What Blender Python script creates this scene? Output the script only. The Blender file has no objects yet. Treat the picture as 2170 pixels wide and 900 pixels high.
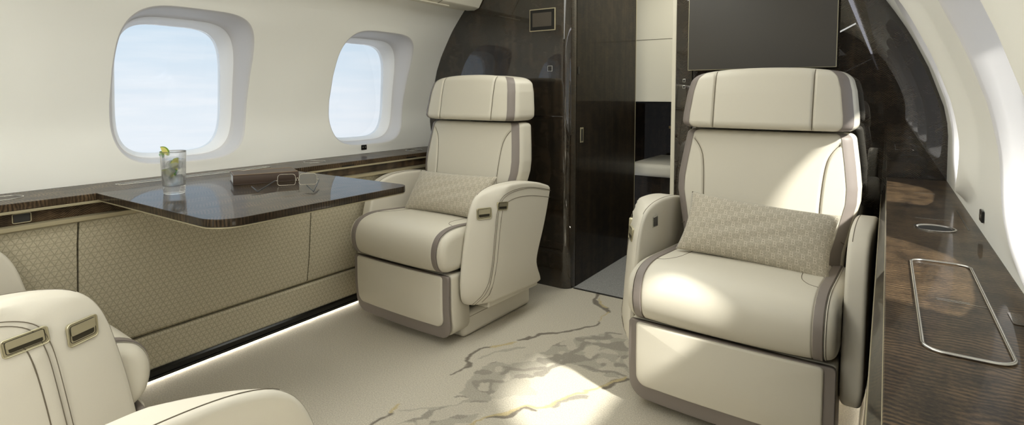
import bpy, bmesh, math, random
import numpy as np
from mathutils import Vector, Matrix
from math import pi, sin, cos, sqrt
random.seed(4); np.random.seed(4)
S = bpy.context.scene
C = S.collection

# ---------------------------------------------------------------- camera
cam_d = bpy.data.cameras.new('camera'); cam = bpy.data.objects.new('camera', cam_d); C.objects.link(cam)
FPX = 1175.0
TH = math.atan(795/1175.); PIT = math.atan(69.8/1175.)
cam_d.sensor_width = 36; cam_d.lens = FPX/2170*36; cam_d.shift_y = -(450-270)/2170.
cam_d.clip_start = 0.02
cam.location = (1.054, 0, 1.02)
cam.rotation_euler = (pi/2 - PIT, 0, TH)
S.camera = cam
S.view_settings.view_transform = 'Standard'; S.view_settings.look = 'None'
S.view_settings.exposure = 0.0; S.view_settings.gamma = 1
S.view_settings.use_curve_mapping = False
S.cycles.max_bounces = 8; S.cycles.transparent_max_bounces = 16
S.cycles.sample_clamp_indirect = 6; S.cycles.caustics_reflective = False

# ---------------------------------------------------------------- node helper
class X:
    """wraps a socket so that shader maths can be written as expressions"""
    def __init__(s, nt, k): s.nt, s.k = nt, k
    def _b(s, op, *o):
        n = s.nt.nodes.new('ShaderNodeMath'); n.operation = op
        for i, v in enumerate((s,)+o):
            if isinstance(v, X): s.nt.links.new(v.k, n.inputs[i])
            else: n.inputs[i].default_value = v
        return X(s.nt, n.outputs[0])
    def __add__(s, o): return s._b('ADD', o)
    __radd__ = __add__
    def __sub__(s, o): return s._b('SUBTRACT', o)
    def __rsub__(s, o): return (s*-1)+o
    def __mul__(s, o): return s._b('MULTIPLY', o)
    __rmul__ = __mul__
    def __truediv__(s, o): return s._b('DIVIDE', o)
    def abs(s): return s._b('ABSOLUTE')
    def sin(s): return s._b('SINE')
    def mod(s, m): return s._b('FLOORED_MODULO', m)
    def floor(s): return s._b('FLOOR')
    def min(s, o): return s._b('MINIMUM', o)
    def max(s, o): return s._b('MAXIMUM', o)
    def lt(s, o): return s._b('LESS_THAN', o)
    def gt(s, o): return s._b('GREATER_THAN', o)
    def sqrt(s): return s._b('SQRT')
    def sm(s, a, b):
        n = s.nt.nodes.new('ShaderNodeMapRange'); n.interpolation_type = 'SMOOTHSTEP'
        s.nt.links.new(s.k, n.inputs['Value']); n.inputs['From Min'].default_value = a; n.inputs['From Max'].default_value = b
        return X(s.nt, n.outputs[0])

def srgb(r, g, b):
    f = lambda c: (c/255/12.92) if c/255 <= 0.04045 else ((c/255+0.055)/1.055)**2.4
    return (f(r), f(g), f(b), 1)

class M:
    def __init__(s, name, color=(.8, .8, .8, 1), rough=.5, metal=0, coat=0, ior=1.5, coat_rough=.02, coat_ior=1.5):
        s.m = bpy.data.materials.new(name); s.m.use_nodes = True; s.nt = s.m.node_tree
        s.p = s.nt.nodes['Principled BSDF']
        s.p.inputs['Base Color'].default_value = color; s.p.inputs['Roughness'].default_value = rough
        s.p.inputs['Metallic'].default_value = metal; s.p.inputs['IOR'].default_value = ior
        s.p.inputs['Coat Weight'].default_value = coat; s.p.inputs['Coat Roughness'].default_value = coat_rough
        s.p.inputs['Coat IOR'].default_value = coat_ior
    def coords(s, kind='Object'):
        t = s.nt.nodes.new('ShaderNodeTexCoord'); sp = s.nt.nodes.new('ShaderNodeSeparateXYZ')
        s.nt.links.new(t.outputs[kind], sp.inputs[0])
        return t.outputs[kind], X(s.nt, sp.outputs[0]), X(s.nt, sp.outputs[1]), X(s.nt, sp.outputs[2])
    def noise(s, scale, detail=3, vec=None, rough=.5, stretch=None):
        n = s.nt.nodes.new('ShaderNodeTexNoise'); n.inputs['Scale'].default_value = scale
        n.inputs['Detail'].default_value = detail; n.inputs['Roughness'].default_value = rough
        if vec is None: vec = s.coords()[0]
        if stretch:
            mp = s.nt.nodes.new('ShaderNodeMapping'); mp.inputs['Scale'].default_value = stretch
            s.nt.links.new(vec, mp.inputs[0]); vec = mp.outputs[0]
        s.nt.links.new(vec, n.inputs['Vector'])
        return X(s.nt, n.outputs[0])
    def mix(s, f, a, b):
        n = s.nt.nodes.new('ShaderNodeMix'); n.data_type = 'RGBA'
        if isinstance(f, X): s.nt.links.new(f.k, n.inputs[0])
        else: n.inputs[0].default_value = f
        for i, v in ((6, a), (7, b)):
            if isinstance(v, tuple): n.inputs[i].default_value = v
            else: s.nt.links.new(v, n.inputs[i])
        return n.outputs[2]
    def color(s, sock): s.nt.links.new(sock, s.p.inputs['Base Color'])
    def rough(s, x): s.nt.links.new(x.k, s.p.inputs['Roughness'])
    def bump(s, x, strength=.3, dist=.001):
        n = s.nt.nodes.new('ShaderNodeBump'); n.inputs['Strength'].default_value = strength
        n.inputs['Distance'].default_value = dist; s.nt.links.new(x.k, n.inputs['Height'])
        s.nt.links.new(n.outputs[0], s.p.inputs['Normal'])

# ---------------------------------------------------------------- world + lights
w = bpy.data.worlds.new('sky'); S.world = w; w.use_nodes = True
wn = w.node_tree; bg = wn.nodes['Background']
tc = wn.nodes.new('ShaderNodeTexCoord'); sp = wn.nodes.new('ShaderNodeSeparateXYZ'); wn.links.new(tc.outputs['Generated'], sp.inputs[0])
mp = wn.nodes.new('ShaderNodeMapping'); mp.inputs['Scale'].default_value = (3, 3, 26); wn.links.new(tc.outputs['Generated'], mp.inputs[0])
nz = wn.nodes.new('ShaderNodeTexNoise'); nz.inputs['Scale'].default_value = 2.2; nz.inputs['Detail'].default_value = 6
wn.links.new(mp.outputs[0], nz.inputs['Vector'])
z = X(wn, sp.outputs[2]); n0 = X(wn, nz.outputs[0])
cl = (z*-1).sm(-.13, .05)*.8 + n0.sm(.35, .75)*.35
mx = wn.nodes.new('ShaderNodeMix'); mx.data_type = 'RGBA'
mx.inputs[6].default_value = srgb(212, 230, 243); mx.inputs[7].default_value = srgb(244, 248, 252)
wn.links.new(cl.k, mx.inputs[0]); wn.links.new(mx.outputs[2], bg.inputs[0]); bg.inputs[1].default_value = 1.0

def light(name, kind, loc, energy, color, rot=None, size=None, to=None, angle=None):
    d = bpy.data.lights.new(name, kind); d.energy = energy; d.color = color
    o = bpy.data.objects.new(name, d); C.objects.link(o); o.location = loc
    if size: d.shape = 'RECTANGLE'; d.size, d.size_y = size
    if angle: d.angle = angle
    if to is not None: o.rotation_euler = Vector(to).to_track_quat('-Z', 'Y').to_euler()
    elif rot: o.rotation_euler = rot
    return o
SUN_DIR = Vector((1, -.42, .965))
light('sun', 'SUN', (5, -2, 5), 12, (1, .95, .84), to=-SUN_DIR, angle=math.radians(3.2))
light('ceiling_fill', 'AREA', (0.0, 0.0, 1.80), 36, (.98, .99, .925), rot=(0, 0, 0), size=(.7, 5.0))  # added overhead fill for the cabin, no fitting drawn
light('wall_fill_left', 'AREA', (-.80, -.1, 1.56), 20, (.99, 1, .955), to=(-.75, 0, -1), size=(.10, 5.0))  # added strip fill that lifts the left wall
light('wall_fill_right', 'AREA', (.80, -.1, 1.56), 11, (.99, 1, .955), to=(.55, 0, -1), size=(.10, 5.0))  # matching added fill toward the right wall
light('galley_fill', 'AREA', (-.02, 3.1, 1.85), 4.2, (.98, .98, .90), rot=(0, 0, 0), size=(.35, .5))  # added fill to brighten the passage panels, no lamp built

# ---------------------------------------------------------------- materials
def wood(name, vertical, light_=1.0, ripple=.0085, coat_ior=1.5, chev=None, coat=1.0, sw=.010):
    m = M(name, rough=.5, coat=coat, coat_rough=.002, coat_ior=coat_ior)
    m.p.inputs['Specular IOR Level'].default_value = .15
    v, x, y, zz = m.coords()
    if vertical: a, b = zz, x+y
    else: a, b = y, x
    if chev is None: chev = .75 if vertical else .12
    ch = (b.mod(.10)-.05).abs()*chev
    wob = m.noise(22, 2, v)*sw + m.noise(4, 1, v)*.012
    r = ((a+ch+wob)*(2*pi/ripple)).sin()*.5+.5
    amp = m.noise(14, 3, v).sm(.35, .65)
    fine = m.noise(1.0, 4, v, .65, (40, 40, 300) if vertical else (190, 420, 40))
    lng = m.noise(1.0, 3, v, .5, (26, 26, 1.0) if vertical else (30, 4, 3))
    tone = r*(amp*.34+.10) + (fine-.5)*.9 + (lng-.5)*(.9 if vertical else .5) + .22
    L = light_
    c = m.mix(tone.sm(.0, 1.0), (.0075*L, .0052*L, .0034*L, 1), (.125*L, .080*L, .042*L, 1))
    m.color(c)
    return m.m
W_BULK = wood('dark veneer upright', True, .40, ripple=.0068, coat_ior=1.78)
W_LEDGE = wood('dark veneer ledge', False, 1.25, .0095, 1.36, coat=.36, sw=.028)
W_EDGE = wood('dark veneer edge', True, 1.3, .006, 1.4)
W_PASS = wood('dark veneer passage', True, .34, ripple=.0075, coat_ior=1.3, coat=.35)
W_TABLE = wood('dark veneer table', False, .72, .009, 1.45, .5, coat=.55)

def leather(name, col, rough=.42):
    m = M(name, col, rough, ior=1.45)
    v = m.coords()[0]
    vo = m.nt.nodes.new('ShaderNodeTexVoronoi'); vo.inputs['Scale'].default_value = 420
    m.nt.links.new(v, vo.inputs['Vector'])
    h = X(m.nt, vo.outputs[0])*.6 + m.noise(900, 2, v)*.4
    m.bump(h, .10, .0008)
    return m.m
LEATHER = leather('ivory leather', srgb(214, 208, 193), .42)
LEATHER_ARM = leather('ivory leather arm', srgb(214, 208, 194), .46)
PIPING = leather('grey leather trim', srgb(134, 125, 119), .5)
SEAM = M('seam shadow thread', srgb(104, 95, 80), .8).m
BRONZE = M('champagne metal', srgb(196, 189, 162), .42, .85).m
BRONZE_D = M('dark bronze recess', srgb(66, 62, 50), .45, .6).m
CHROME = M('satin steel', srgb(205, 203, 198), .22, 1).m
BEIGE = M('champagne painted trim', srgb(176, 166, 138), .38, .35).m
BLACK = M('black gloss plastic', (.006, .006, .006, 1), .25).m
DARKM = M('charcoal plastic', srgb(46, 44, 42), .35).m
CREAMP = M('cream panel', srgb(226, 220, 202), .5).m

mw = M('wall lining', srgb(246, 245, 239), .55)
vv = mw.coords()[0]
mw.bump(mw.noise(700, 2, vv), .05, .0006); WALL = mw.m
REVEAL = M('window reveal', srgb(218, 216, 217), .5).m
LINING = M('window inner lining', srgb(252, 252, 253), .4).m  # near-white albedo stands in for the daylit ring round the pane
CEIL = M('ceiling lining', srgb(236, 231, 216), .6).m

def glassy(name, tint=(1, 1, 1, 1), refl=.5):
    m = bpy.data.materials.new(name); m.use_nodes = True; nt = m.node_tree
    for n in list(nt.nodes): nt.nodes.remove(n)
    o = nt.nodes.new('ShaderNodeOutputMaterial'); t = nt.nodes.new('ShaderNodeBsdfTransparent'); g = nt.nodes.new('ShaderNodeBsdfGlossy')
    g.inputs['Roughness'].default_value = .01; t.inputs[0].default_value = tint
    fr = nt.nodes.new('ShaderNodeFresnel'); fr.inputs[0].default_value = 1.45
    mu = nt.nodes.new('ShaderNodeMath'); mu.operation = 'MULTIPLY'; mu.inputs[1].default_value = refl
    mi = nt.nodes.new('ShaderNodeMixShader'); nt.links.new(fr.outputs[0], mu.inputs[0]); nt.links.new(mu.outputs[0], mi.inputs[0])
    nt.links.new(t.outputs[0], mi.inputs[1]); nt.links.new(g.outputs[0], mi.inputs[2]); nt.links.new(mi.outputs[0], o.inputs[0])
    return m
PANE = glassy('window acrylic', (.97, .985, 1, 1), .3)
LENS = glassy('spectacle lens', (.93, .93, .92, 1), .12)

def emis(name, col, st):
    m = M(name, col, .5); m.p.inputs['Emission Color'].default_value = col; m.p.inputs['Emission Strength'].default_value = st
    return m.m
LED = emis('warm led', (1, .95, .84, 1), 24)
LEDC = emis('cool led', (.86, .88, 1, 1), 3.2)

# side panel fabric: triangular lattice
def lattice():
    m = M('triangle pattern fabric', rough=.75)
    v, x, y, zz = m.coords()
    s = .0178; h = s
    def fam(u):                         # distance to lines spaced h
        return (u.mod(h)-h/2).abs()*-1 + h/2
    a = fam(zz)
    b = fam(zz*.5 + y*.866); c = fam(zz*.5 - y*.866)
    d = a.min(b).min(c)
    brk = m.noise(160, 2, v)
    ln = (d + (brk-.5)*.0009).sm(.0007, .0017)*-1 + 1
    cl = m.noise(260, 3, v, .7)
    base = m.mix(cl.sm(.3, .7), srgb(186, 177, 152), srgb(206, 198, 174))
    m.color(m.mix(ln*.55, base, srgb(146, 137, 115)))
    m.bump(ln*.7 + m.noise(900, 2, v)*.3, .35, .0012)
    return m.m
LATTICE = lattice()

def pillow_mat():
    m = M('monogram woven fabric', rough=.8)
    v, u, vv_, _ = m.coords('UV')
    cw, chh = .034, .0195
    row = (vv_/chh).floor()
    uu = u + row.mod(2.0)*(cw*.5)
    p = ((uu.mod(cw))-cw/2)/.0078; q = ((vv_.mod(chh))-chh/2)/.0078
    def seg(px, py, x0, x1, cy):
        dx = (px - (px.max(x0)).min(x1)); dy = py-cy
        return (dx*dx+dy*dy).sqrt()
    def B(px, py, t=.105):
        up = (seg(px, py, -.9, .15, .52)-.47).abs(); lo = (seg(px, py, -.9, .25, -.48)-.52).abs()
        rings = up.min(lo)
        inx = px.gt(-.55)
        bar = ((px+.42).abs()).max(py.abs()-1.0)
        bars = ((px+.42).abs()).max((py.abs()-1.0))
        return (rings + (1-inx)*9).min(bar).lt(t)
    b1 = B(p, q)
    # chain of faint circles between the letters
    p2 = ((u+cw*.25).mod(cw*.25)-cw*.125)/.0042; q2 = ((vv_+chh*.0).mod(chh*.5)-chh*.25)/.0042
    ring = ((p2*p2+q2*q2).sqrt()-1).abs().lt(.16)
    near = (p*p*.8+q*q).sqrt().gt(1.2)
    n = m.noise(700, 3, v, .8)
    base = m.mix(n.sm(.25, .75), srgb(146, 138, 121), srgb(188, 180, 163))
    c = m.mix(ring*near*.6, base, srgb(196, 187, 168))
    m.color(m.mix(b1*.62, c, srgb(226, 218, 200)))
    w1 = m.noise(1400, 2, v)
    m.bump(w1, .3, .0006)
    m.p.inputs['Sheen Weight'].default_value = .3
    return m.m
PILLOW = pillow_mat()

# ---------------------------------------------------------------- object helpers
def mesh(name, vs, fs, mat, parent=None, smooth=True, uv=None, sharp=None):
    me = bpy.data.meshes.new(name); me.from_pydata([tuple(v) for v in vs], [], fs)
    if mat: me.materials.append(mat)
    if uv:
        l = me.uv_layers.new(name='UVMap')
        for lp in me.loops: l.data[lp.index].uv = uv[lp.vertex_index]
    bm = bmesh.new(); bm.from_mesh(me)
    bmesh.ops.recalc_face_normals(bm, faces=bm.faces); bm.to_mesh(me); bm.free()
    for p in me.polygons: p.use_smooth = smooth
    if smooth and sharp: me.set_sharp_from_angle(angle=math.radians(sharp))
    o = bpy.data.objects.new(name, me); C.objects.link(o)
    if parent: o.parent = parent
    return o

def tag(o, label=None, cat=None, group=None, kind=None):
    if label: o['label'] = label
    if cat: o['category'] = cat
    if group: o['group'] = group
    if kind: o['kind'] = kind
    return o
def struct(o): o['kind'] = 'structure'; return o
def thing(name, label, cat, loc=(0, 0, 0), rz=0, group=None):
    o = bpy.data.objects.new(name, None); C.objects.link(o); o.location = loc; o.rotation_euler = (0, 0, rz)
    o.empty_display_size = .05
    return tag(o, label, cat, group)

def wnorm(o):
    m = o.modifiers.new('normals', 'WEIGHTED_NORMAL'); m.keep_sharp = True; m.weight = 100
def box(name, x0, x1, y0, y1, z0, z1, mat, parent=None, bev=.002, seg=2):
    bm = bmesh.new(); bmesh.ops.create_cube(bm, size=1)
    for v in bm.verts: v.co = Vector(((x0+x1)/2+v.co.x*(x1-x0), (y0+y1)/2+v.co.y*(y1-y0), (z0+z1)/2+v.co.z*(z1-z0)))
    if bev: bmesh.ops.bevel(bm, geom=list(bm.edges), offset=bev, segments=seg, affect='EDGES', profile=.5)
    me = bpy.data.meshes.new(name); bm.to_mesh(me); bm.free(); me.materials.append(mat)
    for p in me.polygons: p.use_smooth = True
    me.set_sharp_from_angle(angle=math.radians(50))
    o = bpy.data.objects.new(name, me); C.objects.link(o); wnorm(o)
    if parent: o.parent = parent
    return o

def prism(name, poly, axis, a, b, mat, parent=None, bev=0.0, seg=2):
    """poly: 2D points; axis 'y' -> (x,z) swept along y; 'z' -> (x,y); 'x' -> (y,z)"""
    f = {'y': lambda p, t: (p[0], t, p[1]), 'z': lambda p, t: (p[0], p[1], t), 'x': lambda p, t: (t, p[0], p[1])}[axis]
    n = len(poly); bm = bmesh.new()
    A = [bm.verts.new(f(p, a)) for p in poly]; B = [bm.verts.new(f(p, b)) for p in poly]
    bm.faces.new(A); bm.faces.new(list(reversed(B)))
    for i in range(n): bm.faces.new((A[i], B[i], B[(i+1) % n], A[(i+1) % n]))
    bmesh.ops.recalc_face_normals(bm, faces=bm.faces)
    if bev: bmesh.ops.bevel(bm, geom=[e for e in bm.edges if e.calc_face_angle(0) > .5], offset=bev, segments=seg, affect='EDGES', profile=.5)
    me = bpy.data.meshes.new(name); bm.to_mesh(me); bm.free(); me.materials.append(mat)
    for p in me.polygons: p.use_smooth = True
    me.set_sharp_from_angle(angle=math.radians(35))
    o = bpy.data.objects.new(name, me); C.objects.link(o); wnorm(o)
    if parent: o.parent = parent
    return o

def rrect(x0, x1, y0, y1, r, n=8):
    if not isinstance(r, (list, tuple)): r = [r]*4
    out = []
    for (cx, cy, a0, rr) in ((x1-r[0], y1-r[0], 0, r[0]), (x0+r[1], y1-r[1], pi/2, r[1]), (x0+r[2], y0+r[2], pi, r[2]), (x1-r[3], y0+r[3], 3*pi/2, r[3])):
        if rr < 1e-6: out.append((cx, cy)); continue
        for i in range(n+1):
            a = a0+i/n*pi/2; out.append((cx+rr*cos(a), cy+rr*sin(a)))
    return out

def tube(name, pts, r, mat, parent=None, ns=6, closed=False):
    P = [Vector(p) for p in pts]; n = len(P); vs, fs = [], []
    up = None
    for i in range(n):
        a = P[(i-1) % n] if (closed or i > 0) else P[i]; b = P[(i+1) % n] if (closed or i < n-1) else P[i]
        t = (b-a).normalized()
        if up is None:
            up = Vector((0, 0, 1)) if abs(t.z) < .9 else Vector((1, 0, 0))
        s = t.cross(up)
        if s.length < 1e-5: s = t.cross(Vector((.3, .8, .5)))
        s.normalize(); u = s.cross(t).normalized(); up = u
        for k in range(ns):
            an = 2*pi*k/ns; vs.append(P[i]+s*(r*cos(an))+u*(r*sin(an)))
    m = n if closed else n-1
    for i in range(m):
        for k in range(ns):
            j = (i+1) % n
            fs.append((i*ns+k, i*ns+(k+1) % ns, j*ns+(k+1) % ns, j*ns+k))
    if not closed: fs.append(tuple(range(ns))); fs.append(tuple(range((n-1)*ns, n*ns)))
    return mesh(name, vs, fs, mat, parent)

def lathe(name, prof, mat, parent=None, n=40, loc=(0, 0, 0)):
    vs, fs = [], []
    for (r, zz) in prof:
        for k in range(n):
            a = 2*pi*k/n; vs.append((loc[0]+r*cos(a), loc[1]+r*sin(a), loc[2]+zz))
    for i in range(len(prof)-1):
        for k in range(n): fs.append((i*n+k, i*n+(k+1) % n, (i+1)*n+(k+1) % n, (i+1)*n+k))
    return mesh(name, vs, fs, mat, parent, sharp=50)

def chaikin(pts, it=2, closed=True):
    for _ in range(it):
        q = []; n = len(pts)
        rng = range(n) if closed else range(n-1)
        if not closed: q.append(pts[0])
        for i in rng:
            a, b = pts[i], pts[(i+1) % n]
            q.append(tuple(a[k]*.75+b[k]*.25 for k in range(len(a)))); q.append(tuple(a[k]*.25+b[k]*.75 for k in range(len(a))))
        if not closed: q.append(pts[-1])
        pts = q
    return pts
def resample(pts, n, closed=True):
    P = [np.array(p, float) for p in pts]
    if closed: P.append(P[0])
    P = np.array(P); d = np.r_[0, np.cumsum(np.linalg.norm(np.diff(P, axis=0), axis=1))]
    t = np.linspace(0, d[-1], n, endpoint=not closed)
    return np.stack([np.interp(t, d, P[:, k]) for k in range(P.shape[1])], 1)

def loopnormals(P):
    t = np.roll(P, -1, 0)-np.roll(P, 1, 0); t /= np.linalg.norm(t, axis=1)[:, None]+1e-9
    nn = np.stack([t[:, 1], -t[:, 0]], 1)
    area = np.sum(P[:, 0]*np.roll(P[:, 1], -1)-np.roll(P[:, 0], -1)*P[:, 1])
    return nn if area > 0 else -nn

def bolster(name, prof, xa, xb, r, mat, parent=None, crown=0.0, nx=16, n=96, grooves=(), smoothing=2, endf=None, off=0, taper=None):
    """closed (y,z) profile swept in x with rounded ends, crowned middle, optional grooves"""
    P = resample(chaikin(list(prof), smoothing), n); N = loopnormals(P); cen = P.mean(0)
    P = P + N*off
    rings = []
    K = 6
    def ring(x, o, end=None, s=1.0):
        Q = P + N*o
        if s != 1.0: Q = cen+(Q-cen)*s
        return [((x if end is None else end(x, q[0], q[1])), q[0], q[1]) for q in Q]
    ea = endf[0] if endf else None; eb = endf[1] if endf else None
    for s in (.02, .25, .5, .72, .88, .96): rings.append(ring(xa, -r, ea, s))
    for k in range(K+1):
        a = k/K*pi/2
        dx = r*(1-cos(a)); ins = -r*(1-sin(a))
        rings.append(ring(xa+dx, ins, None if ea is None else (lambda x, y, zz, dx=dx: ea(xa, y, zz)+dx)))
    xs = list(np.linspace(xa+r, xb-r, nx+2)[1:-1])
    for g in grooves: xs += [g-.006, g-.0035, g-.0015, g, g+.0015, g+.0035, g+.006]
    for x in sorted(xs):
        u = (x-xa)/(xb-xa)*2-1; o = crown*(1-abs(u)**2.5)
        for g in grooves: o -= .0045*math.exp(-((x-g)/.0022)**2)
        rings.append(ring(x, o, None if ea is None else (lambda x_, y, zz, u=u: (ea(0, y, zz)+r)*(1-u)/2+(eb(0, y, zz)-r)*(1+u)/2)))
    for k in range(K, -1, -1):
        a = k/K*pi/2
        dx = r*(1-cos(a)); ins = -r*(1-sin(a))
        rings.append(ring(xb-dx, ins, None if eb is None else (lambda x, y, zz, dx=dx: eb(xb, y, zz)-dx)))
    for s in (.96, .88, .72, .5, .25, .02): rings.append(ring(xb, -r, eb, s))
    vs = [v for R in rings for v in R]; fs = []
    for i in range(len(rings)-1):
        for k in range(n): fs.append((i*n+k, i*n+(k+1) % n, (i+1)*n+(k+1) % n, (i+1)*n+k))
    fs.append(tuple(range(n))); fs.append(tuple(range((len(rings)-1)*n, len(rings)*n)))
    return mesh(name, vs, fs, mat, parent)

def copy_tree(o, parent=None):
    c = o.copy(); C.objects.link(c)
    if parent: c.parent = parent
    for ch in list(o.children): copy_tree(ch, c)
    return c

# ================================================================ SHELL
YA, YB = -2.70, 2.52          # aft wall, forward bulkheads
PL = [(0, -1.235), (.71, -1.235), (.9, -1.262), (1.0, -1.250), (1.09, -1.225), (1.24, -1.165), (1.39, -1.075), (1.5, -.985), (1.62, -.86), (1.74, -.68), (1.82, -.46), (1.86, -.2), (1.87, 0)]
PR = [(0, 1.245), (.70, 1.240), (.9, 1.238), (1.0, 1.218), (1.11, 1.178), (1.25, 1.112), (1.37, 1.04), (1.5, .94), (1.62, .82), (1.74, .66), (1.82, .46), (1.86, .2), (1.87, 0)]
def prof_fn(P):
    zs = np.array([p[0] for p in P]); xs = np.array([p[1] for p in P])
    # smooth the broken line
    zz = np.linspace(0, 1.87, 400); xx = np.interp(zz, zs, xs)
    k = np.hanning(27); k /= k.sum()
    xp = np.r_[np.full(13, xx[0]), xx, np.interp(np.linspace(1.87, 1.93, 13), [1.87, 1.93], [xx[-1], xx[-1]])]
    sm = np.convolve(xp, k, 'valid')
    sm = np.where(zz > 1.55, xx, sm)
    return lambda z_: float(np.interp(z_, zz, sm))
FL, FR = prof_fn(PL), prof_fn(PR)

ZW0, ZW1 = .755, 1.342
WCY = [2.033, 1.092, .151, -.790, -1.731]
WHW = .257
EX = {'left': 4.2, 'right': 3.5}
WCR = [c+.03 for c in WCY]
HW = {'left': .257, 'right': .275}
def superloop(cy, hw, z0, z1, n, e=4.2):
    out = []
    for i in range(n):
        a = 2*pi*(i+.5)/n
        c_, s_ = cos(a), sin(a)
        out.append((cy+hw*math.copysign(abs(c_)**(2/e), c_), (z0+z1)/2+(z1-z0)/2*math.copysign(abs(s_)**(2/e), s_)))
    return out
def rectloop(y0, y1, z0, z1, like):
    out = []; cy, cz = (y0+y1)/2, (z0+z1)/2
    for (y, zz) in like:
        dy, dz = y-cy, zz-cz
        k = min(((y1-cy)/dy if dy > 0 else (y0-cy)/dy) if abs(dy) > 1e-9 else 1e9, ((z1-cz)/dz if dz > 0 else (z0-cz)/dz) if abs(dz) > 1e-9 else 1e9)
        out.append((cy+dy*k, cz+dz*k))
    return out
def rim_fn(side):
    if side == 'left': return lambda dy: .003
    return lambda dy: .003+.026*min(1, max(0, (.18-dy)/.36))**1.3
def build_wall(side, F, name):
    sg = -1 if side == 'left' else 1
    vs, fs = [], []
    NL = 96
    CZ0, CZ1 = .70, 1.40
    def addloops(loops):
        base = len(vs)
        for L in loops: vs.extend(L)
        for i in range(len(loops)-1):
            for k in range(NL): fs.append((base+i*NL+k, base+i*NL+(k+1) % NL, base+(i+1)*NL+(k+1) % NL, base+(i+1)*NL+k))
    WC = WCY if side == 'left' else WCR
    RIM = rim_fn(side)
    for wi, cy in enumerate(WC):
        y0, y1 = cy-.4705, cy+.4705
        if wi == 0: y1 = YB+.03
        hole = superloop(cy, HW[side], ZW0, ZW1, NL, EX[side])
        rect = rectloop(y0, y1, CZ0, CZ1, hole)
        # snap corners of rect
        for (ry, rz) in ((y0, CZ0), (y0, CZ1), (y1, CZ0), (y1, CZ1)):
            k = min(range(NL), key=lambda i: (rect[i][0]-ry)**2+(rect[i][1]-rz)**2); rect[k] = (ry, rz)
        loops = []
        for t in np.linspace(0, 1, 14):
            L = []
            for (a, b) in zip(rect, hole):
                y = a[0]+(b[0]-a[0])*t; zz = a[1]+(b[1]-a[1])*t
                kk = max(0, (t-.45)/.55); kk = kk*kk*(3-2*kk)
                L.append((F(zz)-sg*RIM(y-cy)*kk, y, zz))
            loops.append(L)
        addloops(loops)
    # strips below and above
    def strip(z0, z1, nz):
        base = len(vs); ys = [YA-.02]+[c for c in np.linspace(WC[-1]-.4705, YB+.03, 12)]
        for zz in np.linspace(z0, z1, nz):
            for y in ys: vs.append((F(zz), y, zz))
        ny = len(ys)
        for i in range(nz-1):
            for j in range(ny-1): fs.append((base+i*ny+j, base+i*ny+j+1, base+(i+1)*ny+j+1, base+(i+1)*ny+j))
    strip(0.0, CZ0, 3); strip(CZ1, 1.5, 5)
    base = len(vs)
    zz_ = np.linspace(CZ0, CZ1, 16)
    for zz in zz_:
        vs.append((F(zz), YA-.02, zz)); vs.append((F(zz), WC[-1]-.4705, zz))
    for i in range(15): fs.append((base+2*i, base+2*i+1, base+2*i+3, base+2*i+2))
    o = mesh(name, vs, fs, WALL); struct(o)
    return o
def build_window(side, F, cy, idx):
    sg = -1 if side == 'left' else 1
    NL = 96; loops = []
    # (depth outward, inset sideways, inset top, inset bottom)
    RIM = rim_fn(side)
    steps = [(.0, .0, .0, .0), (.0012, .003, .003, .002), (.005, .0065, .0060, .004), (.02, .010, .009, .006), (.045, .020, .017, .011), (.062, .027, .023, .014),
             (.064, .031, .027, .017), (.066, .034, .030, .019), (.085, .046, .038, .024), (.104, .055, .045, .030), (.112, .058, .048, .032), (.130, .058, .048, .032)]
    for (d, i_, it, ib) in steps:
        hw = HW[side]-i_*(1 if side == 'left' else .62)
        L = []
        for (y, zz), (y2, z2) in zip(superloop(cy, hw, ZW0+ib, ZW1-it, NL, EX[side]), superloop(cy, HW[side], ZW0, ZW1, NL, EX[side])):
            xb = F(z2); xo = sg*((1.259 if side == 'left' else 1.238)-.067*(zz-.8))
            k = min(1, max(0, d)/.09)
            x = xb*(1-k)+xo*k + sg*(d-RIM(y2-cy)*max(0, 1-d/.03))
            L.append((x, y, zz))
        loops.append(L)
    def skin(nm, LS, mat, par=None):
        vs = [v for L in LS for v in L]; fs = []
        for i in range(len(LS)-1):
            for k in range(NL): fs.append((i*NL+k, i*NL+(k+1) % NL, (i+1)*NL+(k+1) % NL, (i+1)*NL+k))
        return mesh(nm, vs, fs, mat, par, sharp=60)
    o = struct(skin('window_%d' % idx, loops[:7], REVEAL))
    skin('inner_lining', loops[6:], LINING, o)
    L = loops[-2]
    vs = [(v[0], v[1], v[2]) for v in L] + [(v[0]+sg*.004, v[1], v[2]) for v in L]
    fs = [tuple(range(NL)), tuple(range(NL, 2*NL))]+[(k, (k+1) % NL, NL+(k+1) % NL, NL+k) for k in range(NL)]
    mesh('pane', vs, fs, PANE, o, smooth=False)
    return o
build_wall('left', FL, 'wall_left'); build_wall('right', FR, 'wall_right')
k = 1
for side, F in (('left', FL), ('right', FR)):
    for cy in (WCY if side == 'left' else WCR):
        build_window(side, F, cy, k); k += 1

# ceiling
vs, fs = [], []
pts = [(FL(zz), zz) for zz in np.linspace(1.5, 1.87, 14)] + [(FR(zz), zz) for zz in np.linspace(1.87, 1.5, 14)][1:]
for y in (YA-.02, YB+.03):
    for (x, zz) in pts: vs.append((x, y, zz))
n = len(pts)
for i in range(n-1): fs.append((i, i+1, n+i+1, n+i))
struct(mesh('ceiling', vs, fs, CEIL))
struct(box('wall_rear', -1.3, 1.3, YA-.05, YA, 0, 1.9, W_BULK, bev=0))

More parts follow.
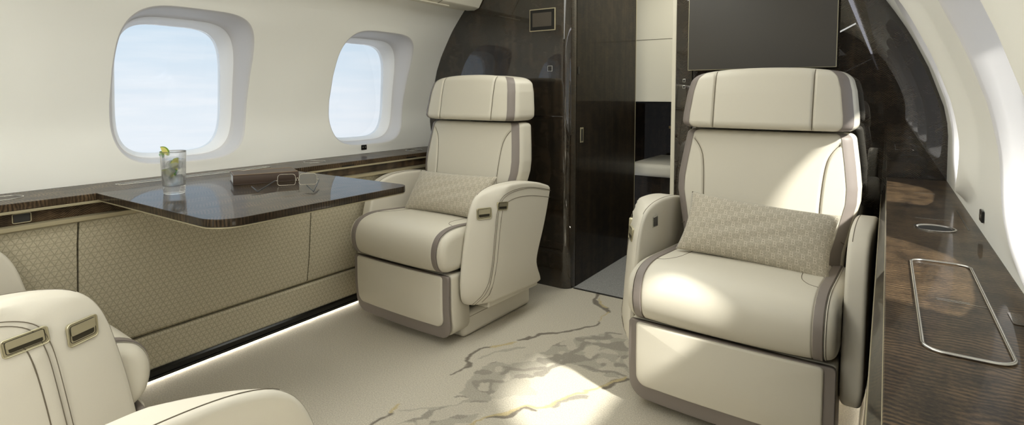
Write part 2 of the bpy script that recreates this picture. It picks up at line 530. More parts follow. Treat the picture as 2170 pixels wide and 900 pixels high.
# overhead service valances
def valance(sg, F, label):
    t = thing('overhead_panel', label, 'overhead panel')
    poly = [(sg*.995, 1.515), (sg*.955, 1.498), (sg*.905, 1.495), (sg*.872, 1.506), (sg*.80, 1.62), (sg*.70, 1.75), (sg*.62, 1.79), (sg*.78, 1.735), (sg*.90, 1.61)]
    if sg < 0: poly = poly[::-1]
    prism('panel_body', poly, 'y', YA+.01, YB-.004, CEIL, t, bev=.004, seg=3)
    s = box('light_strip', min(sg*.874, sg*.892), max(sg*.874, sg*.892), YA+.02, YB-.03, 1.4905, 1.4955, LEDC, t, bev=.001) if sg > 0 else None
    if sg < 0:
        for yy in (.45, 1.35, 2.2):
            tube('seam', [(sg*x_, yy, z_) for x_, z_ in ((.96, 1.497), (.905, 1.4935), (.87, 1.505), (.80, 1.618))], .001, SEAM, t)
        prism('reading_light_bezel', rrect(-.935, -.90, 2.05, 2.30, .015), 'z', 1.490, 1.497, CREAMP, t, bev=.001)
    return t
valance(-1, FL, 'cream overhead service panel above the two clear windows, top left of the forward bulkhead')
valance(1, FR, 'cream overhead service panel with a cool white light strip on the right side')

# ---------------------------------------------------------------- floor with dyed pattern
def floor():
    ys = np.r_[np.linspace(YA-.05, .25, 14)[:-1], np.arange(.25, YB+.035, .0045), [YB+.045]]
    xs = np.r_[[-1.26], np.arange(-1.0, 1.06, .0045), [1.26]]
    nx, ny = len(xs), len(ys)
    Xg, Yg = np.meshgrid(xs, ys)
    co = np.stack([Xg.ravel(), Yg.ravel(), np.zeros(nx*ny)], 1)
    i = np.arange(ny-1)[:, None]*nx+np.arange(nx-1)[None, :]
    q = np.stack([i, i+1, i+nx+1, i+nx], -1).reshape(-1, 4)
    me = bpy.data.meshes.new('floor'); me.from_pydata(co.tolist(), [], q.tolist())
    # value noise
    def vnoise(x, y, s, seed):
        rs = np.random.RandomState(seed); T = rs.rand(64, 64)
        x = x/s; y = y/s; xi = np.floor(x).astype(int); yi = np.floor(y).astype(int); fx = x-xi; fy = y-yi
        fx = fx*fx*(3-2*fx); fy = fy*fy*(3-2*fy)
        g = lambda a, b: T[a % 64, b % 64]
        return (g(xi, yi)*(1-fx)+g(xi+1, yi)*fx)*(1-fy)+(g(xi, yi+1)*(1-fx)+g(xi+1, yi+1)*fx)*fy
    # floor points laid out from measured positions of the woven design
    th, pi_ = TH, PIT
    fw = np.array([-sin(th)*cos(pi_), cos(th)*cos(pi_), -sin(pi_)]); rt = np.array([cos(th), sin(th), 0]); up = np.cross(rt, fw)
    def g(a, b):
        px, py = 680+a/3, 600+b/3
        d = fw+rt*(px-1085)/FPX-up*(py-270)/FPX
        t = -1.02/d[2]; return (1.054+d[0]*t, d[1]*t)
    X0, Y0 = co[:, 0], co[:, 1]
    wx = X0+(vnoise(X0, Y0, .05, 1)-.5)*.022+(vnoise(X0, Y0, .017, 2)-.5)*.010
    wy = Y0+(vnoise(X0, Y0, .05, 3)-.5)*.022+(vnoise(X0, Y0, .017, 4)-.5)*.010
    def line(pts, wd):
        P = [g(*p) for p in pts]; D = np.full(len(X0), 9.0)
        for k in range(len(P)-1):
            a = np.array(P[k]); b = np.array(P[k+1]); ab = b-a; L = ab@ab
            t = np.clip(((wx-a[0])*ab[0]+(wy-a[1])*ab[1])/L, 0, 1)
            D = np.minimum(D, np.hypot(wx-a[0]-t*ab[0], wy-a[1]-t*ab[1]))
        w_ = wd*(.55+.9*vnoise(X0, Y0, .09, 5))
        return np.clip((w_-D)/.004+.5, 0, 1)
    def poly(pts):
        P = [g(*p) for p in pts]; ins = np.zeros(len(X0), bool)
        for k in range(len(P)):
            (x1, y1), (x2, y2) = P[k], P[(k+1) % len(P)]
            c = ((y1 > wy) != (y2 > wy)) & (wx < (x2-x1)*(wy-y1)/(y2-y1+1e-12)+x1)
            ins ^= c
        return ins.astype(float)
    base = np.array(srgb(204, 197, 181)[:3]); g1 = np.array(srgb(180, 174, 160)[:3]); g2 = np.array(srgb(157, 151, 139)[:3]); dk = np.array(srgb(118, 110, 99)[:3]); gold = np.array(srgb(196, 180, 138)[:3])
    col = np.tile(base, (len(X0), 1))
    def put(m, c, s=1.0):
        nonlocal col
        m = (m*s)[:, None]; col = col*(1-m)+c*m
    A = poly([(850, 720), (940, 620), (980, 550), (1120, 500), (1290, 500), (1300, 450), (1420, 430), (1500, 380), (1620, 345), (1800, 320), (1940, 330), (1960, 620), (1800, 590), (1660, 540), (1560, 500), (1350, 600), (1240, 600), (1130, 660), (1060, 710), (960, 730)])
    B = poly([(480, 900), (640, 860), (700, 800), (850, 770), (960, 720), (1060, 700), (1100, 730), (1010, 820), (900, 905)])
    D_ = poly([(1100, 650), (1240, 590), (1330, 610), (1390, 720), (1240, 700), (1080, 740)])
    put(A, g1); put(B, g1); put(D_, g1, .6)
    st = vnoise(wx*1.0+wy*.6, wy*2.2-wx*1.4, .09, 7); st2 = vnoise(wx*2.4+wy*1.2, wy*2.4-wx*1.6, .10, 8)
    put(A*(st > .55), g2, .9); put(A*(st2 > .66), base, .8); put(B*(st > .5), g2, .85); put(B*(st2 > .58), base, .85)
    put(line([(1160, 570), (1220, 545), (1330, 550), (1420, 540)], .010), g2); put(line([(1040, 630), (1160, 625)], .009), g2)
    put(line([(1380, 580), (1500, 520), (1580, 490), (1620, 430), (1700, 380)], .013), g2)
    put(line([(1000, 480), (1100, 435), (1290, 412)], .006), g1)
    put(line([(1640, 520), (1780, 560), (1920, 580)], .008), g2)
    put(line([(1700, 350), (1810, 345), (1830, 320), (1900, 320)], .009), g2)
    put(line([(1690, 430), (1740, 410), (1700, 455)], .02), base, .9)
    put(line([(510, 800), (700, 802), (850, 768)], .004), g1)
    for seg_, wdt in (([(830, 575), (870, 560), (920, 530), (940, 505), (915, 490), (920, 475), (960, 440), (1010, 410), (1080, 405)], .0055),
                      ([(1250, 362), (1320, 345), (1400, 320), (1600, 305), (1700, 280), (1755, 260), (1775, 240)], .008),
                      ([(1820, 185), (1810, 160), (1760, 130), (1745, 100), (1760, 70)], .011),
                      ([(1930, 604), (1860, 626), (1835, 645), (1810, 668)], .011), ([(1070, 855), (1200, 830), (1290, 797), (1350, 800)], .007),
                      ([(330, 900), (450, 815)], .005)):
        put(line(seg_, wdt), dk, .92)
    put(line([(1500, 775), (1540, 742), (1680, 715)], .009), g2)
    for seg_ in ([(1080, 405), (1160, 400), (1240, 380)], [(1775, 240), (1810, 195), (1822, 183)], [(1775, 92), (1785, 130), (1815, 155)],
                 [(1930, 590), (1800, 650), (1740, 675), (1600, 712), (1520, 740), (1480, 772), (1290, 790), (1100, 840), (930, 890)], [(450, 812), (480, 795), (510, 770)]):
        put(line(seg_, .005), gold, .95)
    ca = me.color_attributes.new('dye', 'FLOAT_COLOR', 'POINT')
    ca.data.foreach_set('color', np.concatenate([col, np.ones((len(col), 1))], 1).astype(np.float32).ravel())
    m = M('woven carpet', rough=.95)
    at = m.nt.nodes.new('ShaderNodeAttribute'); at.attribute_name = 'dye'
    v = m.coords()[0]
    nn = m.noise(230, 5, v, .85); n2 = m.noise(60, 3, v)
    k_ = nn.sm(.2, .8)
    mu = m.nt.nodes.new('ShaderNodeMix'); mu.data_type = 'RGBA'; mu.blend_type = 'MULTIPLY'; mu.inputs[0].default_value = 1
    m.nt.links.new(at.outputs['Color'], mu.inputs[6]); m.nt.links.new(m.mix(k_, (.52, .51, .49, 1), (1.26, 1.26, 1.26, 1)), mu.inputs[7])
    m.color(mu.outputs[2]); m.bump(nn, .6, .003)
    me.materials.append(m.m)
    o = bpy.data.objects.new('floor', me); C.objects.link(o); struct(o)
floor()
mg = M('grey galley carpet', rough=.95); vv = mg.coords()[0]
mg.color(mg.mix(mg.noise(220, 3, vv, .8).sm(.25, .75), srgb(112, 112, 112), srgb(168, 167, 164)))
struct(box('floor_galley', -.5, .9, YB+.047, 5.0, -.02, .001, mg.m, bev=0))
tag(box('threshold_strip', -.285, .25, YB+.034, YB+.046, .0005, .004, DARKM, bev=.001), 'thin dark metal threshold strip between beige carpet and grey passage carpet', 'threshold')

# ================================================================ SIDE CABINETRY, LEFT
LX = -1.0                                     # ledge front edge
led = thing('side_ledge', 'dark glossy wood ledge with beige trims under the clear left-hand windows', 'ledge')
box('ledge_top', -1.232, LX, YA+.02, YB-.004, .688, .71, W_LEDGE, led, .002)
box('trim_strip', LX-.03, LX+.002, YA+.02, YB-.004, .680, .688, BEIGE, led, .001)
box('recess_panel', -1.06, LX-.012, YA+.02, YB-.004, .645, .681, W_EDGE, led, .001)
prism('lower_trim', [(-1.06, .645), (LX-.014, .645), (LX+.004, .642), (LX+.004, .630), (LX-.004, .626), (-1.06, .626)], 'y', YA+.02, YB-.004, BEIGE, led, bev=.001)
def ring_on(name, cx, cy, z_, rx, ry, r, mat, parent, e=2.0, n=48):
    pts = []
    for i in range(n):
        a = 2*pi*i/n; c_, s_ = cos(a), sin(a)
        pts.append((cx+rx*math.copysign(abs(c_)**(2/e), c_), cy+ry*math.copysign(abs(s_)**(2/e), s_), z_))
    return tube(name, pts, r, mat, parent, closed=True)
for cy in (.50, 1.60, 2.25):
    ring_on('cup_holder_ring', -1.13, cy, .7105, .042, .055 if cy < 1 else .05, .0015, CHROME, led)
ring_on('slot_frame', -1.135, 1.09, .7105, .019, .285, .0022, CHROME, led, e=5)
prism('slot_lid', rrect(-1.150, -1.120, .82, 1.36, .012), 'z', .7095, .712, DARKM, led)
box('slot_slat', -1.137, -1.130, .83, 1.35, .712, .7135, CHROME, led, .0005)
for (a, b) in ((.498, .540), (1.19, 1.225), (1.44, 1.47)):
    pts = [(LX-.011, y, zz) for (y, zz) in rrect(a, b, .650, .677, .004)]
    bt = prism('control_button', rrect(a+.003, b-.003, .652, .675, .003), 'x', LX-.013, LX-.0105, DARKM, led)
    tube('button_frame', pts, .0013, BEIGE, bt, closed=True)
for (a, b) in ((1.65, 1.72), (2.06, 2.13)):
    box('finger_slot', LX-.004, LX+.0012, a, b, .690, .695, BLACK, led, .0003)
box('ledge_joint', LX-.003, LX+.0006, 1.649, 1.6505, .688, .7102, BLACK, led, 0)

segs = [(YA+.02, .652, 'aft'), (.657, 1.502, 'mid'), (1.507, YB-.004, 'fwd')]
labs = ['triangle patterned side wall panel at far left beneath the square control button',
        'long triangle patterned side wall panel directly below the fold-out table',
        'triangle patterned side wall panel beside the chair at the bulkhead']
for (a, b, _), lb in zip(segs, labs):
    o = prism('sidewall_panel', [(-1.08, .6255), (-1.012, .6255), (-1.028, .55), (-1.052, .30), (-1.07, .19), (-1.09, .175), (-1.12, .175)], 'y', a, b, LATTICE, bev=.0015)
    tag(o, lb, 'wall panel', 'patterned panels of the left side wall')
tag(box('panel_backing', -1.14, -1.125, YA+.02, YB-.004, .06, .62, BLACK, bev=0), 'dark backing board showing in the narrow joints between patterned left panels', 'backing board')
tag(prism('kick_panel', [(-1.115, .172), (-1.076, .172), (-1.070, .165), (-1.070, .05), (-1.115, .05)], 'y', YA+.02, YB-.004, LATTICE, bev=.0015),
    'low triangle patterned strip running along the floor under the left panels', 'wall panel')
struct(prism('baseboard_left', [(-1.115, .05), (-1.066, .05), (-1.060, .044), (-1.060, .034), (-1.066, .031), (-1.066, .024), (-1.062, .022), (-1.062, .012), (-1.115, .012)], 'y', YA+.02, YB-.004, BLACK))
tag(box('floor_light_strip', -1.112, -1.085, YA+.05, YB-.03, .003, .0115, LED, bev=.001), 'glowing warm light strip along the floor at the foot of the left panels', 'light strip')

def socket(name, x, y, zz, sg, label):
    t = thing(name, label, 'power socket')
    box('housing', x-.0025, x+.0025, y-.018, y+.018, zz-.013, zz+.013, BLACK, t, .002)
    for dy in (-.008, .008):
        box('port', x-sg*.0028-.0006, x-sg*.0028+.0006, y+dy-.0035, y+dy+.0035, zz-.004, zz+.004, CHROME, t, .0008)
    return t
socket('usb_socket', FL(.741)+.003, 1.985, .741, -1, 'small black twin socket on the cream wall below the far left window')
socket('usb_socket', FR(.765)-.003, 1.60, .750, 1, 'small black twin socket on the right wall near the bulkhead window')
socket('usb_socket', FR(.76)-.003, 1.02, .750, 1, 'small black twin socket at the right edge of the picture above the ledge')

# ---------------------------------------------------------------- table
tb = thing('fold_out_table', 'dark high gloss wood fold-out table reaching out from the left ledge', 'table')
pl = rrect(-1.0, -.288, .70, 1.365, [.045, .001, .001, .075], 10)
prism('tabletop', pl, 'z', .6895, .7105, W_TABLE, tb, bev=.002)
prism('edge_trim', rrect(-1.0, -.2895, .7015, 1.3635, [.044, .001, .001, .074], 10), 'z', .6855, .6893, BEIGE, tb, bev=.001)
prism('underside_plate', rrect(-.999, -.34, .74, 1.325, [.04, .001, .001, .06], 10), 'z', .677, .6853, BEIGE, tb)

# ================================================================ RIGHT SIDE
RX = 1.060
rl = thing('side_ledge', 'dark glossy wood ledge with inset tray frame and cup holder on the right side', 'ledge')
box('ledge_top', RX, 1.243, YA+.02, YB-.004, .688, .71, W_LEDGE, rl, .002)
box('trim_strip', RX-.0006, RX+.02, YA+.02, YB-.004, .684, .688, BEIGE, rl, .001)
prism('recess_panel', [(RX+.03, .684), (RX-.000, .684), (RX-.014, .642), (RX+.03, .642)], 'y', YA+.02, YB-.004, W_PASS, rl)
prism('lower_trim', [(RX+.03, .642), (RX-.0155, .642), (RX-.0155, .638), (RX-.011, .626), (RX+.03, .626)], 'y', YA+.02, YB-.004, BEIGE, rl, bev=.0008)
pts = [(x_, y_, .7115) for (x_, y_) in rrect(1.100, 1.187, .825, 1.275, [.022]*4, 8)]
tr = tube('tray_frame', pts, .0024, CHROME, rl, closed=True, ns=8)
for dy in (0, .006):
    box('pull_slot', 1.125, 1.165, 1.04+dy, 1.042+dy, .7095, .7112, CHROME, tr, 0)
box('joint', 1.165, 1.184, 1.041, 1.0418, .7095, .7106, CHROME, tr, 0)
lathe('cup_holder', [(.040, .0), (.040, .0022), (.037, .0030), (.034, .0022), (.031, -.0005)], CHROME, rl, loc=(1.155, 1.60, .7102))
lathe('cup_holder_well', [(0.0001, .0006), (.034, .0006), (.034, -.0005)], M('cup well', (.004, .004, .004, 1), .6).m, rl, loc=(1.155, 1.60, .7102))
for y_, a, b in ((2.16, 1.135, 1.185), (1.72, 1.12, 1.19), (1.255, 1.115, 1.15)):
    box('inlay_line', a, b, y_, y_+.0012, .7098, .7106, CHROME, rl, 0)
prism('inlay_button', rrect(1.205, 1.220, .985, 1.035, .004), 'z', .7098, .7112, W_EDGE, rl)
box('finger_slot', 1.216, 1.219, 1.62, 1.88, .7095, .7106, BLACK, rl, 0)
tag(prism('sidewall_panel', [(RX+.03, .6255), (RX-.010, .6255), (RX-.008, .2), (RX-.040, .12), (RX-.046, .05), (RX+.03, .05)], 'y', YA+.02, YB-.004, W_BULK, bev=.0015),
    'dark wood side panel below the right-hand ledge', 'wall panel')
struct(box('baseboard_right', RX-.040, RX+.02, YA+.02, YB-.004, .012, .05, BLACK, bev=.001))
tag(box('floor_light_strip', RX-.02, RX+.01, YA+.05, YB-.03, .003, .0115, LED, bev=.001), 'glowing warm light strip along the floor under the right ledge', 'light strip')

# ================================================================ FORWARD BULKHEADS
def bulk_left():
    # flat board + rounded column at the passage
    xs = [FL(zz)-.01 for zz in np.linspace(0.0, 1.86, 30)]
    R = .055; x1 = -.29
    poly = [(-1.27, YB), (-.40, YB)] + [(x1-R+R*sin(a), YB+R-R*cos(a)) for a in np.linspace(0, pi/2, 10)] + [(x1, YB+.045+R*.3), (-1.27, YB+.045+R*.3)]
    return poly
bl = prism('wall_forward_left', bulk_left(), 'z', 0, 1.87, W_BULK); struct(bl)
sc = thing('touch_screen_panel', 'small rectangular touch screen in a pale frame on the left dark bulkhead', 'touch screen')
y0 = YB
box('bezel', -.535, -.378, y0-.006, y0, 1.352, 1.468, BEIGE, sc, .001)
box('border', -.530, -.383, y0-.0075, y0-.005, 1.357, 1.463, BLACK, sc, .0005)
box('screen', -.515, -.400, y0-.0082, y0-.006, 1.375, 1.447, M('dim screen', srgb(74, 68, 60), .25).m, sc, .0003)
sw = thing('bulkhead_switch', 'tiny square switch with pale rim below the touch screen', 'switch')
box('switch_rim', -.425, -.396, YB-.003, YB, 1.140, 1.170, CHROME, sw, .001); box('switch_plate', -.4225, -.3985, YB-.0036, YB-.001, 1.1425, 1.1675, DARKM, sw, .001)

# passage left wall
struct(box('wall_passage_left', -.36, -.29, YB+.068, 3.40, 0, 1.87, W_PASS, bev=.002))
tag(box('door_edge_trim', -.292, -.288, 3.399, 3.404, 0, 1.87, BRONZE, bev=.001), 'thin metal edge strip at the far end of the dark passage wall', 'trim')
dl = thing('door_latch', 'small vertical recessed latch on the dark passage wall', 'latch')
box('plate', -.2905, -.287, 2.63, 2.665, .765, .845, BRONZE, dl, .001); box('recess', -.288, -.2862, 2.637, 2.658, .773, .837, DARKM, dl, .0005)
tag(box('lock_indicator', -.2905, -.2875, 2.60, 2.615, 1.125, 1.165, BLACK, bev=.001), 'tiny black lock indicator high on the dark passage wall edge', 'lock')
# passage right: frame + board
struct(prism('wall_forward_right', [(.250, YB), (1.26, YB), (1.26, YB+.06), (.250, YB+.06)], 'z', 0, 1.87, W_BULK, bev=.002))
struct(box('trim_1', .229, .250, YB+.005, YB+.055, 0, 1.87, CREAMP, bev=.004))
for dz, lb in ((0, 'upper of two tiny square switches beside the passage opening'), (-.028, 'lower of two tiny square switches beside the passage opening')):
    s_ = thing('bulkhead_switch', lb, 'switch')
    box('switch_rim', .283, .296, YB-.003, YB, 1.075+dz, 1.090+dz, CHROME, s_, .001); box('switch_plate', .285, .294, YB-.0035, YB-.001, 1.077+dz, 1.088+dz, DARKM, s_, .0008)
box_ = thing('trim_post', 'vertical satin edge strip left of the wall mounted screen', 'trim')
box('post', .318, .326, YB-.008, YB, .0, 1.87, BRONZE_D, box_, .002)

# far room
struct(box('wall_far', -.9, .9, 4.30, 4.34, 0, 1.87, W_BULK, bev=0))
struct(box('wall_passage_right', .262, .32, YB+.06, 4.3, 0, 1.87, CREAMP, bev=0))
struct(box('wall_far_left', -1.0, -.9, 3.40, 4.34, 0, 1.87, W_BULK, bev=0))
struct(box('ceiling_passage', -1.0, .9, YB+.03, 4.34, 1.87, 1.9, CREAMP, bev=0))
cb = thing('galley_cabinet', 'tall cream overhead cabinet seen through the passage opening', 'cabinet')
box('body', -.40, .262, 3.62, 4.0, .972, 1.86, CREAMP, cb, .003)
box('joint_line', -.40, .262, 3.6185, 3.6205, 1.385, 1.388, SEAM, cb, 0)
box('base_black_trim', -.40, .262, 3.622, 3.99, .962, .972, BLACK, cb, 0)  # black strip along the cabinet underside
gc = thing('galley_counter', 'dark glossy counter front standing below the cream overhead cabinet', 'counter')
box('front', -.42, .262, 3.66, 4.28, 0, .46, W_BULK, gc, .002)
bs = thing('seat_reflection', 'cream upholstered bench cushion standing in for a reflected seat, low through the passage opening', 'bench')  # made-up bench where a seat is mirrored in glossy wood
box('cushion', -.42, .26, 3.60, 4.25, .465, .552, LEATHER, bs, .03, 4)
tag(box('table_reflection', -.30, -.06, 4.10, 4.299, .765, .785, M('pale oak', srgb(150, 126, 84), .4).m, bev=.003), 'small pale wood shelf standing in for a reflected table beyond the passage', 'shelf')  # added block in place of the table mirrored in dark wood
wd = struct(prism('window_11', rrect(.02, .13, .82, 1.15, .04), 'y', 4.285, 4.302, REVEAL, bev=.003))  # solid stand-in for a window mirrored in the dark cabinet
prism('pane', rrect(.03, .10, .835, 1.13, .03), 'y', 4.282, 4.286, M('reflected pane tint', srgb(120, 130, 145), .1).m, wd)  # flat grey-blue colour stands for the dim reflected window

# monitor
mo = thing('wall_mounted_screen', 'large dark flat screen on the bulkhead above the right chair', 'screen')
box('housing', .325, .885, YB-.055, YB-.004, 1.128, 1.56, DARKM, mo, .004)
box('bezel', .322, .888, YB-.060, YB-.054, 1.125, 1.563, BRONZE, mo, .001)
box('display', .3245, .8855, YB-.0625, YB-.0595, 1.1275, 1.5605, M('dark display', srgb(62, 58, 52), .35).m, mo, .0008)

# ================================================================ CHAIRS
def back_front_y(x, zz):
    """front surface of the backrest in chair space"""
    t = (zz-.42)/(.885-.42)
    return -.005+.085*t - .018*(1-min(1, abs(x)/.30)**3)*sin(pi*min(1, max(0, t*.9+.05)))
def loft(name, zs, wfun, yf, yb, r, mat, parent, re=.02, nfront=40, crown=.012, cols=None, off=0, grooves=None, ze=None):
    """stack of rounded-rectangle sections; cols = (start,end) slice of the column list"""
    rows = []
    z0, z1 = zs[0], zs[-1]
    for zz in zs:
        e = 0
        if zz-z0 < re: e = re-sqrt(max(0, re*re-(re-(zz-z0))**2))
        if z1-zz < re: e = max(e, re-sqrt(max(0, re*re-(re-(z1-zz))**2)))
        w_ = wfun(zz)-e+off; f_ = yf(zz)+e-off; b_ = yb(zz)-e+off; rr = min(r, (b_-f_)/2.05)
        row = []
        for i in range(nfront+1):
            x = -(w_-rr)+2*(w_-rr)*i/nfront
            c = crown*(1-abs(x/w_)**3)
            gy = 0
            if grooves: gy = grooves(x, zz)
            row.append((x, f_-c+gy, zz))
        for i in range(1, 13):
            a = i/12*pi/2; row.append((w_-rr+rr*sin(a), f_+rr-rr*cos(a)-crown*(1-abs((w_-rr+rr*sin(a))/w_)**3 if abs(w_-rr+rr*sin(a)) < w_ else 0), zz))
        for i in range(1, 5): row.append((w_, f_+rr+(b_-f_-2*rr)*i/4, zz))
        for i in range(1, 9):
            a = i/8*pi/2; row.append((w_-rr+rr*cos(a), b_-rr+rr*sin(a), zz))
        for i in range(1, 9): row.append(((w_-rr)*(1-2*i/8), b_, zz))
        for i in range(1, 9):
            a = i/8*pi/2; row.append((-(w_-rr)-rr*sin(a), b_-rr+rr*cos(a), zz))
        for i in range(1, 5): row.append((-w_, b_-rr-(b_-f_-2*rr)*i/4, zz))
        for i in range(1, 12):
            a = i/12*pi/2; xx = w_-rr+rr*cos(a)
            row.append((-xx, f_+rr-rr*sin(a)-crown*(1-min(1, abs(xx/w_))**3), zz))
        rows.append(row)
    n = len(rows[0]); fs = []
    if cols is None:
        vs = [v for R in rows for v in R]
        for i in range(len(rows)-1):
            for k in range(n): fs.append((i*n+k, i*n+(k+1) % n, (i+1)*n+(k+1) % n, (i+1)*n+k))
        fs.append(tuple(range(n))); fs.append(tuple(range((len(rows)-1)*n, len(rows)*n)))
    else:
        a, b = cols; idx = [i % n for i in range(a, b+1)]; m = len(idx)
        vs = [R[i] for R in rows for i in idx]
        for i in range(len(rows)-1):
            for k in range(m-1): fs.append((i*m+k, i*m+k+1, (i+1)*m+k+1, (i+1)*m+k))
    return mesh(name, vs, fs, mat, parent)

def zstack(z0, z1, re, n):
    e = [z0+re*(1-cos(a)) for a in np.linspace(0, pi/2, 7)]
    t = [z1-re*(1-cos(a)) for a in np.linspace(pi/2, 0, 7)]
    return e + list(np.linspace(z0+re, z1-re, n+2)[1:-1]) + t

def seg_dist(x, y, pts):
    d = 9
    for (a, b), (c, e) in zip(pts[:-1], pts[1:]):
        L = (c-a)**2+(e-b)**2; t = max(0, min(1, ((x-a)*(c-a)+(y-b)*(e-b))/L))
        d = min(d, math.hypot(x-a-t*(c-a), y-b-t*(e-b)))
    return d

def latch(name, parent, origin, normal, wdt, hgt, tilt=0.0):
    """metal recessed flap: bezel ring, dark well, flap. Built in the plane with that normal."""
    n = Vector(normal).normalized(); u = Vector((0, 0, 1)).cross(n).normalized(); v = n.cross(u).normalized()
    if tilt: q = Matrix.Rotation(tilt, 3, n); u = q @ u; v = q @ v
    o = Vector(origin)
    T = lambda a, b, c: tuple(o+u*a+v*b+n*c)
    def slab(nm, poly, c0, c1, mat, par):
        m_ = len(poly); vs = [T(a, b, c0) for a, b in poly]+[T(a, b, c1) for a, b in poly]
        fs = [tuple(range(m_)), tuple(range(m_, 2*m_))]+[(i, (i+1) % m_, m_+(i+1) % m_, m_+i) for i in range(m_)]
        return mesh(nm, vs, fs, mat, par, sharp=40)
    W2, H2 = wdt/2, hgt/2
    base = slab(name, rrect(-W2, W2, -H2, H2, H2*.35, 5), -.012, .0006, BRONZE, parent)
    base['label'] = 'champagne metal latch'
    tube('bezel', [T(a, b, .0008) for a, b in rrect(-W2, W2, -H2, H2, H2*.35, 5)], .0016, BRONZE, base, closed=True)
    slab('well', rrect(-W2*.74, W2*.74, -H2*.60, H2*.0, H2*.2, 4), .0007, .0011, BRONZE_D, base)
    slab('flap', rrect(-W2*.82, W2*.82, -H2*.10, H2*.76, H2*.15, 4), .0008, .0028, BRONZE, base)
    tube('dark_line', [T(a, b, .0009) for a, b in rrect(-W2*.86, W2*.86, -H2*.72, H2*.78, H2*.25, 5)], .0007, BRONZE_D, base, closed=True)  # thin dark bronze bead round flap and well
    return base

ARM = [(-.315, .150), (-.352, .19), (-.358, .26), (-.343, .36), (-.322, .46), (-.300, .545), (-.265, .600), (-.205, .625), (-.12, .635), (0, .633), (.12, .617), (.205, .592), (.232, .582), (.232, .555), (.180, .40), (.118, .27), (.118, .225), (.168, .150), (.155, .133), (0, .138), (-.2, .146)]
NOSE = lambda zz: float(np.interp(zz, [.15, .19, .26, .36, .46, .545, .60, .64], [-.32, -.35, -.356, -.341, -.320, -.296, -.262, -.20]))
def make_chair(aisle, label, loc, rz, ws=.284, aisle_x=(.288, .358), wall_x=(.288, .352)):
    """aisle=+1: the arm with the latches is at local +x"""
    t = thing('cabin_chair', label, 'chair', loc, rz)
    A = aisle
    # base
    bs_ = [(-.295, 0), (.31, 0), (.30, .115), (-.285, .115)]
    b = box('base_plinth', -.272, .272, -.30, .195, 0, .106, LEATHER_ARM, t, .022, 5)
    for s in (-1, 1):
        tube('seam', [(s*.2722, y, .084) for y in np.linspace(-.27, .165, 8)], .0009, SEAM, b)
    box('swivel_gap', -.235, .235, -.25, .15, .10, .15, BLACK, t, .01)
    prism('side_skirt', [(-.215, .118), (.165, .112), (.155, .20), (.12, .30), (-.20, .30)], 'x', -.334, .334, LEATHER_ARM, t, bev=.008, seg=4)
    # leg rest: cream front pad on a grey frame on a cream body
    def foot_outline(ins, zt, zb, rr):
        return rrect(-ws+.002+ins, ws-.002-ins, zb+ins*.8, zt, [.012, .012, rr, rr], 8)
    def plate(nm, ol, ya, yb_, mat, par, bulge=0, rnd=.006, crown=0.0):
        """outline (x,z), front at ya (toward -y), rounded front rim"""
        P = resample(ol, 220); cen = P.mean(0); N = loopnormals(P); n = len(P)
        yo = lambda x, zz: .016*(max(0, .2-zz)/.15)**2 - bulge*0 + .012*(abs(x)/.28)**2.5
        rings = []
        for k in range(6):
            a = k/5*pi/2
            Q = P-N*rnd*(1-sin(a)); rings.append([(q[0], ya+rnd*(1-cos(a))*1.0*0 + rnd*(1-sin(pi/2-a))*1.0 + yo(q[0], q[1]), q[1]) for q in Q])
        rings = rings  # rim from front (k=0) to side (k=5)
        rings.append([(q[0], yb_+yo(q[0], q[1])*.3, q[1]) for q in P])
        front = []
        for s in (.02, .15, .3, .45, .6, .72, .85, .95):
            Q = cen+(P-N*rnd-cen)*s; front.append([(q[0], ya-crown*(1-s**2)+yo(q[0], q[1]), q[1]) for q in Q])
        rings = front+rings
        vs = [v for R in rings for v in R]; fs = [tuple(range(n))]
        for i in range(len(rings)-1):
            for k in range(n): fs.append((i*n+k, i*n+(k+1) % n, (i+1)*n+(k+1) % n, (i+1)*n+k))
        fs.append(tuple(range((len(rings)-1)*n, len(rings)*n)))
        return mesh(nm, vs, fs, mat, par)
    fr = plate('leg_rest', foot_outline(.0, .296, .032, .055), -.405, -.29, LEATHER, t, rnd=.008)
    g_ = plate('trim_band', foot_outline(-.0005, .2965, .032, .055), -.4275, -.4045, PIPING, fr, rnd=.003); g_['label'] = 'grey trim band'
    plate('front_pad', foot_outline(.027, .294, .062, .035), -.435, -.420, LEATHER, fr, rnd=.007, crown=.006)
    # seat
    SE = [(-.36, .306), (-.408, .308), (-.438, .330), (-.452, .375), (-.446, .425), (-.415, .462), (-.34, .478), (-.2, .468), (.0, .455), (.06, .45), (.06, .33), (-.1, .30)]
    st = bolster('seat_cushion', SE, -ws, ws, .030, LEATHER, t, crown=.010, nx=40, n=120, grooves=(-ws+.0565, ws-.0565, -ws+.0305, ws-.0305))
    for s in (-1, 1):
        x0, x1 = sorted((s*(ws-.0555), s*(ws-.0315)))
        tb_ = bolster('trim_band', SE, x0, x1, .0015, PIPING, st, off=.0052, n=120, nx=2); tb_['label'] = 'grey trim band'
        # notch seam at rear corners
        SP = resample(chaikin(SE, 2), 240); SP = SP[(SP[:, 1] > .44) & (SP[:, 0] > -.42)]; SP = SP[np.argsort(SP[:, 0])]
        zt = lambda x, y: float(np.interp(y, SP[:, 0], SP[:, 1]))+.010*(1-abs(x/ws)**2.5)
        L_ = chaikin([(s*(ws-.060), -.325), (s*(ws-.088), -.318), (s*(ws-.112), -.27), (s*(ws-.118), -.16), (s*(ws-.12), .01)], 2, False)
        tube('seam', [(x, y, zt(x, y)-.0002) for x, y in L_], .0012, SEAM, st)
    # backrest
    wf = lambda zz: float(np.interp(zz, [.38, .5, .57, .66, .71, .78, .89], [.262, .268, .284, .304, .305, .297, .281]))
